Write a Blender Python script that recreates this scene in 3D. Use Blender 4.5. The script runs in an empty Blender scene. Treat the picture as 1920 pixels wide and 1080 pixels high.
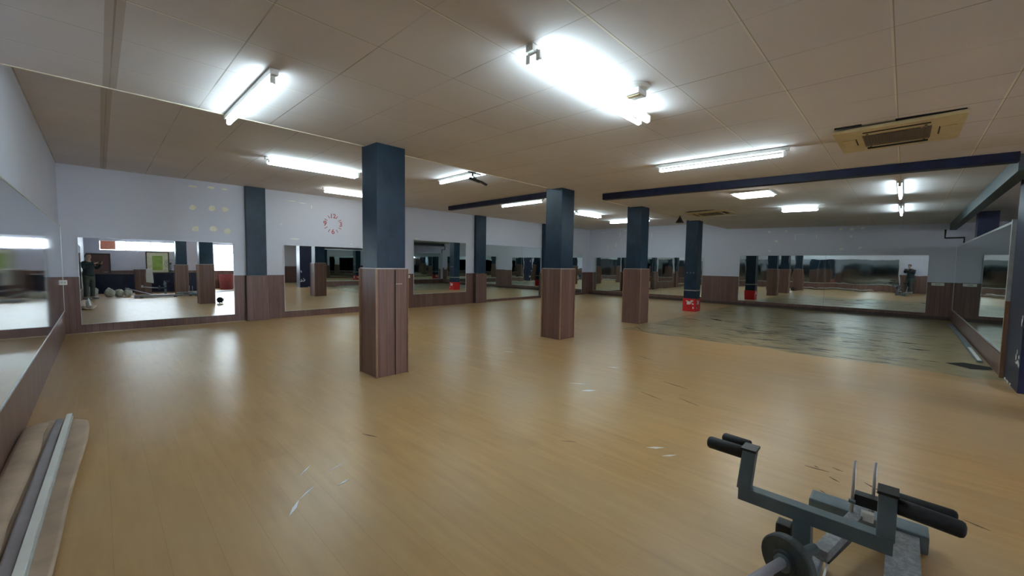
import bpy, bmesh, math, random
from mathutils import Vector, Matrix
random.seed(7)
S = bpy.context.scene
COL = S.collection
PI = math.pi

# ------------------------------------------------------------ camera, world, exposure
cam_d = bpy.data.cameras.new('camera')
cam = bpy.data.objects.new('camera', cam_d)
COL.objects.link(cam)
S.camera = cam
F, YAW, PITCH, ROLL, CAMZ = 753.65, .7724, -.0605, .0143, 1.45
fw = Vector((math.cos(PITCH) * math.cos(YAW), math.cos(PITCH) * math.sin(YAW), math.sin(PITCH)))
rt = Vector((math.sin(YAW), -math.cos(YAW), 0))
up = rt.cross(fw)
R2 = rt * math.cos(ROLL) + up * math.sin(ROLL)
U2 = R2.cross(fw)
m = Matrix((R2, U2, -fw)).transposed().to_4x4()
m.translation = Vector((0, 0, CAMZ))
cam.matrix_world = m
cam_d.sensor_fit = 'HORIZONTAL'
cam_d.sensor_width = 36
cam_d.lens = 36 * F / 1920
cam_d.clip_start = .02
cam_d.clip_end = 200

w = bpy.data.worlds.new('overcast_sky')
S.world = w
w.use_nodes = True
w.node_tree.nodes['Background'].inputs[0].default_value = (.80, .90, 1, 1)
w.node_tree.nodes['Background'].inputs[1].default_value = 8.0

vs = S.view_settings
vs.view_transform = 'Standard'
vs.look = 'None'
vs.gamma = 1
vs.use_curve_mapping = False
vs.exposure = 2.05
TUBE = 9.0          # radiance of a fluorescent tube

# ------------------------------------------------------------ room measures (metres)
XL, XB, YA, YR, YB = -.505, 16.97, 11.2, -1.02, -6.5
STEP, ZU = 4.95, 3.17
WAIN = 1.07
def cz(y):
    "height of the lower, gently falling ceiling"
    return 2.90 if y > STEP else (2.77 + (y + 1.02) * .13 / 5.97 if y > YR else 2.77)

# ------------------------------------------------------------ node helpers
class NT:
    def __init__(s, name):
        s.m = bpy.data.materials.new(name)
        s.m.use_nodes = True
        s.t = s.m.node_tree
        s.b = s.t.nodes['Principled BSDF']
    def n(s, typ, **kw):
        nd = s.t.nodes.new(typ)
        for k, v in kw.items():
            setattr(nd, k, v)
        return nd
    def lk(s, a, b):
        s.t.links.new(a, b)
    def put(s, sock, v):
        if hasattr(v, 'is_output'):
            s.lk(v, sock)
        else:
            sock.default_value = v
    def math(s, op, a, b=0.0, c=None):
        nd = s.n('ShaderNodeMath', operation=op)
        s.put(nd.inputs[0], a)
        s.put(nd.inputs[1], b)
        if c is not None:
            s.put(nd.inputs[2], c)
        return nd.outputs[0]
    def pos(s):
        g = s.n('ShaderNodeNewGeometry')
        sp = s.n('ShaderNodeSeparateXYZ')
        s.lk(g.outputs['Position'], sp.inputs[0])
        return g.outputs['Position'], sp.outputs[0], sp.outputs[1], sp.outputs[2]
    def vec(s, x, y, z):
        c = s.n('ShaderNodeCombineXYZ')
        for i, v in enumerate((x, y, z)):
            s.put(c.inputs[i], v)
        return c.outputs[0]
    def noise(s, vec, scale, detail=3, rough=.5):
        nd = s.n('ShaderNodeTexNoise')
        s.put(nd.inputs['Vector'], vec)
        nd.inputs['Scale'].default_value = scale
        nd.inputs['Detail'].default_value = detail
        nd.inputs['Roughness'].default_value = rough
        return nd.outputs[0]
    def ramp(s, f, lo, hi):
        nd = s.n('ShaderNodeMapRange')
        nd.clamp = True
        s.put(nd.inputs[0], f)
        nd.inputs[1].default_value = lo
        nd.inputs[2].default_value = hi
        return nd.outputs[0]
    def mix(s, f, a, b):
        nd = s.n('ShaderNodeMix', data_type='RGBA')
        s.put(nd.inputs[0], f)
        for i, v in ((6, a), (7, b)):
            if isinstance(v, tuple):
                v = (v[0], v[1], v[2], 1)
            s.put(nd.inputs[i], v)
        return nd.outputs[2]
    def base(s, v):
        if isinstance(v, tuple):
            v = (v[0], v[1], v[2], 1)
        s.put(s.b.inputs['Base Color'], v)
    def rough(s, v):
        s.put(s.b.inputs['Roughness'], v)
    def bump(s, h, strength=.3, dist=.01):
        nd = s.n('ShaderNodeBump')
        nd.inputs['Strength'].default_value = strength
        nd.inputs['Distance'].default_value = dist
        s.put(nd.inputs['Height'], h)
        s.lk(nd.outputs[0], s.b.inputs['Normal'])

def simple(name, col, rough=.5, metal=0.0, var=.12, scale=9.0, spec=.5):
    t = NT(name)
    p, x, y, z = t.pos()
    f = t.ramp(t.noise(p, scale, 4), .3, .7)
    t.base(t.mix(f, tuple(c * (1 - var) for c in col), tuple(min(1, c * (1 + var)) for c in col)))
    t.rough(rough)
    t.b.inputs['Metallic'].default_value = metal
    t.b.inputs['Specular IOR Level'].default_value = spec
    return t.m

def emit(name, col, st):
    t = NT(name)
    t.base(col)
    t.b.inputs['Emission Color'].default_value = (*col, 1)
    t.b.inputs['Emission Strength'].default_value = st
    return t.m

def line_mask(t, coord, off, mod, half):
    "1 on thin lines at off + k*mod"
    a = t.math('SUBTRACT', coord, off)
    a = t.math('DIVIDE', a, mod)
    a = t.math('FRACT', t.math('ADD', a, 100.5))
    a = t.math('ABSOLUTE', t.math('SUBTRACT', a, .5))
    return t.math('LESS_THAN', a, half / mod)

def mat_floor():
    t = NT('laminate_floor')
    p, x, y, z = t.pos()
    # planks run along Y
    idx = t.math('FLOOR', t.math('DIVIDE', x, .19))
    sh = t.math('MULTIPLY', idx, .47)
    idy = t.math('FLOOR', t.math('DIVIDE', t.math('ADD', y, sh), 1.28))
    wn = t.n('ShaderNodeTexWhiteNoise', noise_dimensions='2D')
    t.lk(t.vec(idx, idy, 0), wn.inputs['Vector'])
    grain = t.noise(t.vec(t.math('MULTIPLY', x, 9.0), t.math('MULTIPLY', y, 1.0), 0), 1.6, 5, .6)
    g = t.math('ADD', t.math('MULTIPLY', grain, .8), t.math('MULTIPLY', wn.outputs[0], .14))
    g = t.ramp(g, .2, .8)
    clean = t.mix(g, (.45, .262, .10), (.63, .395, .165))
    big = t.ramp(t.noise(p, .55, 3), .42, .68)
    clean = t.mix(t.math('MULTIPLY', big, .55), clean, (.52, .38, .22))
    # worn, bare area beyond the third column
    e = t.math('MULTIPLY', t.math('SUBTRACT', t.noise(p, 1.3, 2), .5), .5)
    mx = t.math('GREATER_THAN', t.math('ADD', x, e), 8.25)
    my = t.math('LESS_THAN', t.math('ADD', y, e), 4.55)
    worn = t.math('MULTIPLY', mx, my)
    wc = t.mix(t.ramp(t.noise(p, 2.2, 5, .65), .35, .7), (.28, .22, .105), (.44, .34, .18))
    # dirt thickest around (11.2, 1.4)
    dx = t.math('DIVIDE', t.math('SUBTRACT', x, 11.0), 3.4)
    dy = t.math('DIVIDE', t.math('SUBTRACT', y, 1.35), 1.9)
    r = t.math('SQRT', t.math('ADD', t.math('MULTIPLY', dx, dx), t.math('MULTIPLY', dy, dy)))
    dens = t.ramp(r, 1.25, .15)
    st = t.noise(t.vec(t.math('MULTIPLY', x, 5.5), t.math('MULTIPLY', y, 1.3), 3.0), 1.3, 5, .7)
    th = t.math('ADD', st, t.math('MULTIPLY', dens, .13))
    mark = t.ramp(th, .60, .63)
    wc = t.mix(t.math('MULTIPLY', mark, .88), wc, (.035, .035, .027))
    hz = t.math('MULTIPLY', t.ramp(t.noise(p, 1.1, 4, .6), .42, .62), t.math('MULTIPLY', dens, .35))
    wc = t.mix(hz, wc, (.13, .14, .13))
    c = t.mix(worn, clean, wc)
    # plank joints, faint
    j1 = t.math('MULTIPLY', line_mask(t, x, 0, .19, .0016), .25)
    c = t.mix(j1, c, (.22, .14, .08))
    t.base(c)
    t.rough(.32)
    t.b.inputs['Specular IOR Level'].default_value = .44
    h = t.math('ADD', t.math('MULTIPLY', t.noise(p, 3.0, 3), 1.0), t.math('MULTIPLY', t.math('MULTIPLY', mark, worn), -.4))
    t.bump(h, .10, .02)
    return t.m

def mat_ceiling():
    t = NT('ceiling_tile')
    p, x, y, z = t.pos()
    n1 = t.ramp(t.noise(p, .9, 3), .35, .7)
    c = t.mix(n1, (.69, .64, .645), (.76, .715, .72))
    idx = t.math('FLOOR', t.math('DIVIDE', t.math('SUBTRACT', x, .11), .604))
    idy = t.math('FLOOR', t.math('DIVIDE', t.math('SUBTRACT', y, .14), .604))
    wn = t.n('ShaderNodeTexWhiteNoise', noise_dimensions='2D')
    t.lk(t.vec(idx, idy, 0), wn.inputs['Vector'])
    c = t.mix(t.math('MULTIPLY', wn.outputs[0], .22), c, (.80, .755, .76))
    # seams: light battens in one direction, dark gaps in the other, both broken
    s1 = line_mask(t, y, .12, .604, .006)
    s2 = line_mask(t, x, .11, .604, .0045)
    b1 = t.ramp(t.noise(t.vec(t.math('MULTIPLY', x, .8), t.math('MULTIPLY', y, 3.0), 0), 1.0, 2), .42, .56)
    b2 = t.ramp(t.noise(t.vec(t.math('MULTIPLY', x, 3.0), t.math('MULTIPLY', y, .8), 9), 1.0, 2), .38, .6)
    c = t.mix(t.math('MULTIPLY', s1, t.math('ADD', t.math('MULTIPLY', b1, .75), .15)), c, (.93, .88, .78))
    c = t.mix(t.math('MULTIPLY', line_mask(t, y, .112, .604, .003), .55), c, (.22, .17, .13))
    c = t.mix(t.math('MULTIPLY', s2, t.math('ADD', t.math('MULTIPLY', b2, .6), .15)), c, (.25, .20, .16))
    st = t.math('LESS_THAN', t.math('ABSOLUTE', t.math('SUBTRACT', x, .11)), .042)
    c = t.mix(t.math('MULTIPLY', st, .5), c, (.38, .30, .23))
    t.base(c)
    t.rough(.85)
    t.bump(t.noise(p, 140, 2), .15, .004)
    return t.m

def mat_wall():
    t = NT('painted_wall')
    p, x, y, z = t.pos()
    f = t.ramp(t.noise(p, .8, 4), .3, .7)
    c = t.mix(f, (.655, .68, .79), (.69, .715, .82))
    sc = t.ramp(t.noise(t.vec(t.math('ADD', t.math('MULTIPLY', x, 1.2), t.math('MULTIPLY', y, 1.2)), z, 0), 5.0, 5, .7), .71, .78)
    c = t.mix(t.math('MULTIPLY', sc, .5), c, (.72, .74, .74))
    t.base(c)
    t.rough(.55)
    t.bump(t.noise(p, 60, 3), .08, .004)
    return t.m

def mat_wood(name, lo, hi, width=.098, rough=.38):
    t = NT(name)
    p, x, y, z = t.pos()
    s = t.math('ADD', x, t.math('MULTIPLY', y, 1.003))
    idx = t.math('FLOOR', t.math('DIVIDE', s, width))
    wn = t.n('ShaderNodeTexWhiteNoise', noise_dimensions='1D')
    t.lk(idx, wn.inputs['W'])
    g = t.noise(t.vec(t.math('MULTIPLY', s, 26.0), 0.0, t.math('MULTIPLY', z, 1.3)), 1.0, 5, .6)
    f = t.math('ADD', t.math('MULTIPLY', t.ramp(g, .3, .72), .6), t.math('MULTIPLY', wn.outputs[0], .4))
    c = t.mix(f, lo, hi)
    j = line_mask(t, s, 0, width, .0022)
    c = t.mix(t.math('MULTIPLY', j, .7), c, tuple(v * .35 for v in lo))
    t.base(c)
    t.rough(rough)
    t.bump(t.math('SUBTRACT', 1.0, j), .25, .004)
    return t.m

def mat_mirror(name, col, wave, scale, rough=.012):
    t = NT(name)
    p, x, y, z = t.pos()
    t.base(col)
    t.b.inputs['Metallic'].default_value = 1
    t.rough(rough)
    v = t.vec(x, y, t.math('MULTIPLY', z, .55))
    t.bump(t.noise(v, scale, 2, .4), 1.0, wave)
    return t.m

def mat_navy(name='navy_paint', col=(.014, .034, .062), rough=.36):
    t = NT(name)
    p, x, y, z = t.pos()
    f = t.ramp(t.noise(t.vec(x, y, t.math('MULTIPLY', z, .6)), 5.0, 5, .65), .35, .75)
    t.base(t.mix(f, tuple(c * .85 for c in col), tuple(c * 1.45 for c in col)))
    t.rough(rough)
    t.b.inputs['Specular IOR Level'].default_value = .3
    return t.m

def mat_scratched(name, a, b):
    t = NT(name)
    p, x, y, z = t.pos()
    f = t.ramp(t.noise(p, 30, 6, .8), .45, .62)
    t.base(t.mix(f, a, b))
    t.rough(.5)
    t.b.inputs['Metallic'].default_value = .3
    t.bump(t.noise(p, 60, 3), .3, .002)
    return t.m

M = {}
M['floor'] = mat_floor()
M['ceil'] = mat_ceiling()
M['wall'] = mat_wall()
M['wood'] = mat_wood('brown_wood_cladding', (.125, .060, .048), (.24, .132, .105))
M['wood_dark'] = mat_wood('dark_wood_base', (.055, .035, .03), (.11, .072, .06))
M['wood_edge'] = simple('wood_edge', (.30, .17, .10), .45)
M['trim'] = simple('pale_metal_trim', (.50, .46, .43), .35, .3)
M['alu'] = simple('aluminium_trim', (.62, .65, .64), .35, .6)
M['mirror'] = mat_mirror('mirror_silver', (.80, .85, .85), .0006, 1.1)
M['mirror_wavy'] = mat_mirror('mirror_warped', (.76, .83, .81), 0.0019, 2.0)
M['mirror_left'] = mat_mirror('mirror_dusty', (.77, .82, .84), .0003, .8, .06)
M['mirror_right'] = mat_mirror('mirror_green_warped', (.58, .67, .64), .0014, 1.1)
M['navy'] = mat_navy()
M['navy_beam'] = mat_navy('navy_beam_paint', (.014, .018, .05), .45)
M['navy_dark'] = mat_navy('dark_navy_paint', (.018, .022, .055), .4)
M['beam_grey'] = simple('dull_blue_beam', (.075, .10, .11), .5)
M['bluegrey'] = simple('blue_grey_paint', (.17, .22, .25), .5)
M['white'] = simple('white_plastic', (.80, .80, .77), .45, var=.05)
M['cream'] = simple('aged_cream_plastic', (.66, .52, .28), .5, var=.08)
M['grille'] = simple('brown_grille', (.20, .14, .10), .6)
M['black'] = simple('black_plastic', (.014, .014, .015), .45)
M['rubber'] = simple('black_foam_grip', (.016, .017, .019), .6, var=.3, scale=60)
M['steel'] = simple('grey_blue_enamel', (.135, .180, .205), .42, .2, var=.15)
M['steel_worn'] = mat_scratched('worn_grey_steel', (.20, .21, .22), (.33, .35, .37))
M['chrome'] = simple('dull_chrome', (.46, .45, .50), .3, .35, var=.05)
M['iron'] = simple('grey_cast_iron', (.065, .080, .085), .5, .3, var=.2, scale=30)
M['card'] = simple('brown_cardboard', (.50, .37, .27), .75, var=.16, scale=5)
M['card_stripe'] = simple('purple_grey', (.40, .37, .39), .35, var=.12, scale=7)
M['red'] = simple('red_film', (.72, .02, .025), .4, var=.15, scale=25)
M['redink'] = simple('red_sticker', (.50, .12, .14), .5, var=.1)
M['patch'] = simple('wall_filler', (.90, .89, .77), .7, var=.06)
M['patch2'] = simple('white_filler', (.86, .90, .88), .7, var=.06)
M['scuff'] = simple('white_scuff', (.86, .86, .86), .4, var=.1)
M['darkmark'] = simple('dark_gouge', (.16, .11, .075), .8, var=.3, scale=40)
M['void'] = simple('black_hole_underlay', (.012, .012, .010), .9)
M['tube'] = emit('fluorescent_tube', (.72, .92, 1.0), TUBE)
M['tube_dim'] = emit('fluorescent_diffuser', (.93, 1.0, .93), 2.6)
M['panel'] = emit('light_panel_diffuser', (.96, 1.0, .97), 5.0)

# ------------------------------------------------------------ mesh helpers
def link(o, parent=None):
    COL.objects.link(o)
    if parent is not None:
        o.parent = parent
    return o

def mesh_obj(name, bm, mat, parent=None, smooth=False):
    me = bpy.data.meshes.new(name)
    bmesh.ops.recalc_face_normals(bm, faces=bm.faces)
    bm.to_mesh(me)
    bm.free()
    me.materials.append(mat)
    if smooth:
        for p in me.polygons:
            p.use_smooth = True
    o = bpy.data.objects.new(name, me)
    return link(o, parent)

class MB:
    "collects boxes, tubes and prisms in one bmesh"
    def __init__(s):
        s.bm = bmesh.new()
    def box(s, x0, x1, y0, y1, z0, z1, bev=0.0, mat4=None):
        r = bmesh.ops.create_cube(s.bm, size=1)
        vv = r['verts']
        c = Vector(((x0 + x1) / 2, (y0 + y1) / 2, (z0 + z1) / 2))
        d = Vector((abs(x1 - x0), abs(y1 - y0), abs(z1 - z0)))
        for v in vv:
            v.co = Vector((v.co.x * d.x, v.co.y * d.y, v.co.z * d.z)) + c
        if bev > 0:
            es = list({e for v in vv for e in v.link_edges})
            r2 = bmesh.ops.bevel(s.bm, geom=es, offset=bev, segments=2, affect='EDGES', profile=.7)
            vv = list({v for f in r2['faces'] for v in f.verts} | {v for v in vv if v.is_valid})
        if mat4 is not None:
            for v in vv:
                v.co = mat4 @ v.co
        return s
    def tube(s, pts, r, seg=12, cap=True, rr=None):
        pts = [Vector(p) for p in pts]
        rings = []
        n = len(pts)
        prev = None
        for i, p in enumerate(pts):
            d = (pts[min(i + 1, n - 1)] - pts[max(i - 1, 0)]).normalized()
            if prev is None:
                a = d.orthogonal().normalized()
            else:
                a = (prev - d * prev.dot(d))
                a = a.normalized() if a.length > 1e-6 else d.orthogonal().normalized()
            prev = a
            b = d.cross(a)
            q = r if rr is None else rr[i]
            rings.append([s.bm.verts.new(p + (a * math.cos(2 * PI * k / seg) + b * math.sin(2 * PI * k / seg)) * q) for k in range(seg)])
        for i in range(n - 1):
            for k in range(seg):
                s.bm.faces.new((rings[i][k], rings[i][(k + 1) % seg], rings[i + 1][(k + 1) % seg], rings[i + 1][k]))
        if cap:
            s.bm.faces.new(list(reversed(rings[0])))
            s.bm.faces.new(rings[-1])
        return s
    def bar(s, a, b, wdt, hgt, upv=(0, 0, 1), bev=.004):
        "rectangular section bar from a to b"
        a, b = Vector(a), Vector(b)
        d = (b - a)
        L = d.length
        d.normalize()
        u = Vector(upv)
        u = (u - d * u.dot(d)).normalized()
        r = d.cross(u)
        mt = Matrix((d, r, u)).transposed().to_4x4()
        mt.translation = (a + b) / 2
        return s.box(-L / 2, L / 2, -wdt / 2, wdt / 2, -hgt / 2, hgt / 2, bev, mt)
    def poly(s, pts, thick, axis):
        "extrude polygon of 3D points along a vector"
        v = [s.bm.verts.new(Vector(p)) for p in pts]
        v2 = [s.bm.verts.new(Vector(p) + Vector(axis) * thick) for p in pts]
        n = len(v)
        s.bm.faces.new(v)
        s.bm.faces.new(list(reversed(v2)))
        for i in range(n):
            s.bm.faces.new((v[i], v2[i], v2[(i + 1) % n], v[(i + 1) % n]))
        return s
    def lathe(s, prof, origin, axis=(0, 0, 1), seg=24):
        ax = Vector(axis).normalized()
        a = ax.orthogonal().normalized()
        b = ax.cross(a)
        o = Vector(origin)
        rings = []
        for r, h in prof:
            rings.append([s.bm.verts.new(o + ax * h + (a * math.cos(2 * PI * k / seg) + b * math.sin(2 * PI * k / seg)) * max(r, 1e-4)) for k in range(seg)])
        for i in range(len(rings) - 1):
            for k in range(seg):
                s.bm.faces.new((rings[i][k], rings[i][(k + 1) % seg], rings[i + 1][(k + 1) % seg], rings[i + 1][k]))
        s.bm.faces.new(rings[0])
        s.bm.faces.new(list(reversed(rings[-1])))
        return s
    def go(s, name, mat, parent=None, smooth=False):
        return mesh_obj(name, s.bm, mat, parent, smooth)

def thing(name, label, cat, loc=(0, 0, 0), group=None):
    o = bpy.data.objects.new(name, None)
    o.empty_display_size = .1
    o.location = loc
    COL.objects.link(o)
    return tag(o, label, cat, group)

def tag(o, label, cat, group=None, kind=None):
    o['label'] = label
    o['category'] = cat
    if group:
        o['group'] = group
    if kind:
        o['kind'] = kind
    return o

def struct(name, mb, mat, parent=None):
    o = mb.go(name, mat, parent)
    if parent is None:
        o['kind'] = 'structure'
    return o

def adopt(root):
    "keep world-space meshes in place under an Empty standing at root.location"
    for ch in root.children:
        if ch.type == 'MESH':
            ch.data.transform(Matrix.Translation(-root.location))
            for g in ch.children:
                g.data.transform(Matrix.Translation(-root.location))

# ============================================================ THE ROOM SHELL
struct('floor', MB().box(XL - .2, XB + .2, YB - .2, YA + .2, -.15, 0), M['floor'])
fl = bpy.data.objects['floor']
# lower ceiling: falls slightly towards the mirrored partition
mb = MB()
prof = [(STEP, 2.90), (YR, 2.77), (YB - .2, 2.77), (YB - .2, 3.4), (STEP, 3.4)]
mb.poly([(XL - .2, y, z) for y, z in prof], XB - XL + .4, (1, 0, 0))
struct('ceiling', mb, M['ceil'])
struct('ceiling', MB().box(XL - .2, XB + .2, STEP, YA + .2, ZU, 3.4), M['ceil'])
mb = MB()
for a, b in ((XL, 2.37), (2.80, 6.12), (6.58, 9.27), (9.73, 13.2), (13.64, XB)):
    mb.box(a, b, STEP - .010, STEP + .006, 2.892, 2.91)
struct('trim_8', mb, simple('pale_ceiling_edge', (.80, .72, .58), .6))
# walls
struct('wall_north', MB().box(XL - .2, XB + .2, YA, YA + .2, 0, ZU), M['wall'])
struct('wall_west', MB().box(XL - .2, XL, YB - .2, YA, 0, ZU), M['wall'])
struct('wall_east', MB().box(XB, XB + .2, YB - .2, YA, 0, ZU), M['wall'])
# south wall with real window openings
W1 = (0.0, 2.93, 2.08, 2.60)          # high band
W2 = (4.65, 6.15, 1.02, 2.60)         # large window
D1 = (-.36, .32)
mb = MB()
for x0, x1, z0, z1 in ((XL - .2, W1[0], 0, 2.77), (W1[0], W1[1], 0, W1[2]), (W1[0], W1[1], W1[3], 2.77), (W1[1], W2[0], 0, 2.77),
                       (W2[0], W2[1], 0, W2[2]), (W2[0], W2[1], W2[3], 2.77), (W2[1], XB + .2, 0, 2.77)):
    mb.box(x0, x1, YB - .2, YB, z0, z1)
struct('wall_south', mb, M['wall'])

def glass():
    t = NT('window_glass')
    t.base((1, 1, 1))
    t.rough(0)
    t.b.inputs['Transmission Weight'].default_value = 1
    t.b.inputs['IOR'].default_value = 1.0
    t.b.inputs['Specular IOR Level'].default_value = 0
    return t.m
M['glass'] = glass()
def window(name, x0, x1, z0, z1, mull, trans=None):
    mb = MB()
    for a, b, c, d in ((x0, x1, z0, z0 + .045), (x0, x1, z1 - .045, z1), (x0, x0 + .045, z0 + .045, z1 - .045), (x1 - .045, x1, z0 + .045, z1 - .045)):
        mb.box(a, b, YB - .14, YB - .07, c, d)
    for mx in mull:
        mb.box(mx - .025, mx + .025, YB - .14, YB - .07, z0 + .045, z1 - .045)
    if trans:
        mb.box(x0 + .045, x1 - .045, YB - .135, YB - .075, trans - .03, trans + .03)
    fr = struct(name, mb, M['alu'])
    g = MB().box(x0 + .04, x1 - .04, YB - .108, YB - .104, z0 + .04, z1 - .04).go('window_pane', M['glass'], fr)
    return fr
window('window_1', *W1, (W1[0] + .98, W1[0] + 1.96))
window('window_2', *W2, (), 2.12)
# orange roller blind in the first bay
tag(MB().box(W1[0] + .05, W1[0] + .60, YB - .06, YB - .054, 2.13, 2.555).go('roller_blind', simple('orange_blind', (.80, .30, .20), .7)),
    'orange roller blind drawn over the first bay of the high window', 'blind')
# outside ground, so that daylight comes from a real place
struct('outside_ground', MB().box(-12, 26, -30, YB - .25, -.2, -.05), simple('outside_concrete', (.5, .5, .48), .9))

# door in the south wall
dr = MB()
dr.box(D1[0], D1[1], YB, YB + .04, 0, 1.86)
d = struct('door_1', dr, simple('brown_door', (.16, .085, .075), .5))
mb = MB()
mb.box(D1[0] - .07, D1[0], YB, YB + .06, 0, 1.93).box(D1[1], D1[1] + .07, YB, YB + .06, 0, 1.93).box(D1[0], D1[1], YB, YB + .06, 1.86, 1.93)
mb.go('door_frame', M['wood_dark'], d)
MB().tube([(D1[1] - .07, YB + .04, 1.0), (D1[1] - .07, YB + .08, 1.0), (D1[1] - .17, YB + .085, 1.0)], .009).go('door_handle', M['chrome'], d)

# ---- wainscot (wood panelling) : trims
PIL_A = [(2.43, 2.84), (6.17, 6.58), (9.50, 9.98), (13.28, 13.70)]
WT = .022
def wains(name, boxes):
    mb = MB()
    for b in boxes:
        mb.box(*b)
    return struct(name, mb, M['wood'])
# north wall: around the mirrors, which are glued on the panelling
wains('trim_2', [(XL, PIL_A[0][0], YA - WT, YA, 0, WAIN), (PIL_A[0][1], PIL_A[1][0], YA - WT, YA, 0, WAIN), (PIL_A[1][1], PIL_A[2][0], YA - WT, YA, 0, WAIN),
                 (PIL_A[2][1], PIL_A[3][0], YA - WT, YA, 0, WAIN), (PIL_A[3][1], XB, YA - WT, YA, 0, WAIN)])
wains('trim_3', [(XB - WT, XB, YR - .06, YA - WT, 0, WAIN)])
wains('trim_4', [(XL, XL + WT, .28, YA - WT, 0, .43), (XL, XL + WT, YB, .20, 0, WAIN)])
wains('trim_5', [(D1[1] + .07, XB, YB, YB + WT, 0, WAIN)])
# thin top edge of the panelling
mb = MB()
for a, b in ((XL, 2.43), (2.84, 6.17), (6.58, 9.5), (9.98, 13.28), (13.7, XB - WT)):
    mb.box(a, b, YA - WT - .006, YA, WAIN, WAIN + .012)
struct('trim_6', mb, M['wood_dark'])
struct('trim_7', MB().box(XB - WT - .006, XB, YR, YA - WT - .006, WAIN, WAIN + .012), M['wood_dark'])
# worn light line at the foot of the north wall
struct('baseboard_north', MB().box(XL + WT, 2.43, YA - WT - .012, YA - WT, 0, .012), simple('worn_floor_edge', (.62, .52, .36), .6))
# dark floor-edge band under the mirrors on the north and east walls
struct('baseboard_east', MB().box(XB - WT - .008, XB - WT, YR, YA - WT, 0, .10), M['wood_dark'])

# ---- pilasters against the north wall
pl_lab = ['navy pilaster over wood base, between the two leftmost wall mirrors', 'navy pilaster half hidden behind the nearest column',
          'navy pilaster between the mirror with red reflection and the wide mirror beyond', 'navy pilaster half hidden behind the second column']
for i, (a, b) in enumerate(PIL_A):
    t = thing('pilaster', pl_lab[i], 'pilaster', ((a + b) / 2, YA - .05, 0), 'pilasters along the clock wall')
    MB().box(a, b, YA - .11, YA - .003, WAIN + .02, ZU, .004).go('shaft', M['navy'], t)
    MB().box(a - .015, b + .015, YA - .14, YA - .003, 0, WAIN, .004).go('cladding', M['wood'], t)
    MB().box(a - .03, a - .016, YA - .15, YA - .002, 0, WAIN + .01).go('edge_strip', M['wood_dark'], t)
    adopt(t)

# ---- mirrors
def mirror(name, label, x0, x1, y0, y1, z0, z1, mat, group=None, edge=.012, tilt=0.0, joints=(), nx=True, bot=False):
    t = thing(name, label, 'mirror', ((x0 + x1) / 2, (y0 + y1) / 2, z0), group)
    MB().box(x0, x1, y0, y1, z0, z1).go('glass', mat, t)
    e = edge
    mb = MB()
    if nx:      # faces -Y or +Y
        s = -1 if y0 > 0 else 1
        ya, yb = (y0 - .004, y1) if s < 0 else (y0, y1 + .004)
        mb.box(x0 - e, x1 + e, ya, yb, z1, z1 + e).box(x0 - e, x0, ya, yb, z0 - e, z1).box(x1, x1 + e, ya, yb, z0 - e, z1).box(x0, x1, ya, yb, z0 - e, z0)
    else:
        s = -1 if x0 > 5 else 1
        xa, xb = (x0 - .004, x1) if s < 0 else (x0, x1 + .004)
        mb.box(xa, xb, y0 - e, y1 + e, z1, z1 + e).box(xa, xb, y0 - e, y0, z0 - e, z1).box(xa, xb, y1, y1 + e, z0 - e, z1).box(xa, xb, y0, y1, z0 - e, z0)
    mb.go('edge_trim', M['alu'], t)
    for j in joints:
        if nx:
            MB().box(j - .002, j + .002, y0 - .003, y0 + .001, z0, z1).go('joint', M['bluegrey'], t)
        else:
            MB().box(x0 - .003, x0 + .001, j - .002, j + .002, z0, z1).go('joint', M['bluegrey'], t)
    adopt(t)
    if tilt:
        t.rotation_euler.x = tilt
    return t
GA = 'mirrors on the clock wall'
y0, y1 = YA - WT - .008, YA - WT - .001
mirror('wall_mirror', 'wide wall mirror nearest the left corner, reflecting the windows and photographer', -.27, 2.17, y0 - .014, y1 - .014, .18, 1.83, M['mirror'], GA, .006, -.0073)
mirror('wall_mirror', 'wall mirror under the red clock numerals, left of the nearest column', 3.25, 5.95, y0, y1, .17, 1.83, M['mirror'], GA, .008)
mirror('wall_mirror', 'small raised wall mirror just right of the nearest column', 6.98, 9.09, y0, y1, .44, 2.15, M['mirror'], GA, .018)
mirror('wall_mirror', 'tall wall mirror between the slim pilaster and the second column', 9.99, 13.2, y0, y1, .10, 2.14, M['mirror_wavy'], GA, .006, 0, (12.0,))
mirror('wall_mirror', 'wall mirror in the far corner, just right of the second column', 13.9, 16.3, y0, y1, .10, 1.9, M['mirror_wavy'], GA, .008)
x0, x1 = XB - WT - .008, XB - WT - .001
GB = 'mirrors on the far end wall'
mirror('wall_mirror', 'wavy wall mirror behind the third and fourth columns', x0, x1, 5.83, 10.95, .22, 1.80, M['mirror_wavy'], GB, .008, 0, (9.2, 7.5), nx=False)
mirror('wall_mirror', 'long wavy wall mirror over the stained floor, red column reflected at its left', x0, x1, -.49, 4.48, .19, 1.87, M['mirror_wavy'], GB, .008, 0, (1.9,), nx=False)
mirror('wall_mirror', 'long dusty mirror running along the left wall', XL + .012, XL + .024, .25, 11.12, .46, 2.02, M['mirror_left'], None, .014, 0, (), nx=False)

# ---- mirrored partition on the right
pt = MB().box(8.52, XB, YR - .035, YR - .005, 0, 2.10)
tg = struct('wall_partition', pt, M['wall'])
t = mirror('wall_mirror', 'large green-tinted mirror on the right-hand partition beside the navy pier', 8.56, 16.75, YR - .004, YR + .004, .34, 2.09, M['mirror_right'], None, .03)
MB().box(8.50, XB - .03, YR - .004, YR + .016, 0, .30).go('skirting_panel', M['wood'], tg)
MB().box(8.47, 8.52, YR - .09, YR + .03, 0, 1.04).go('end_post', M['wood_edge'], tg)
MB().box(8.47, 8.53, YR - .09, YR + .03, 1.045, 2.13).go('end_post', M['alu'], tg)

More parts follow.
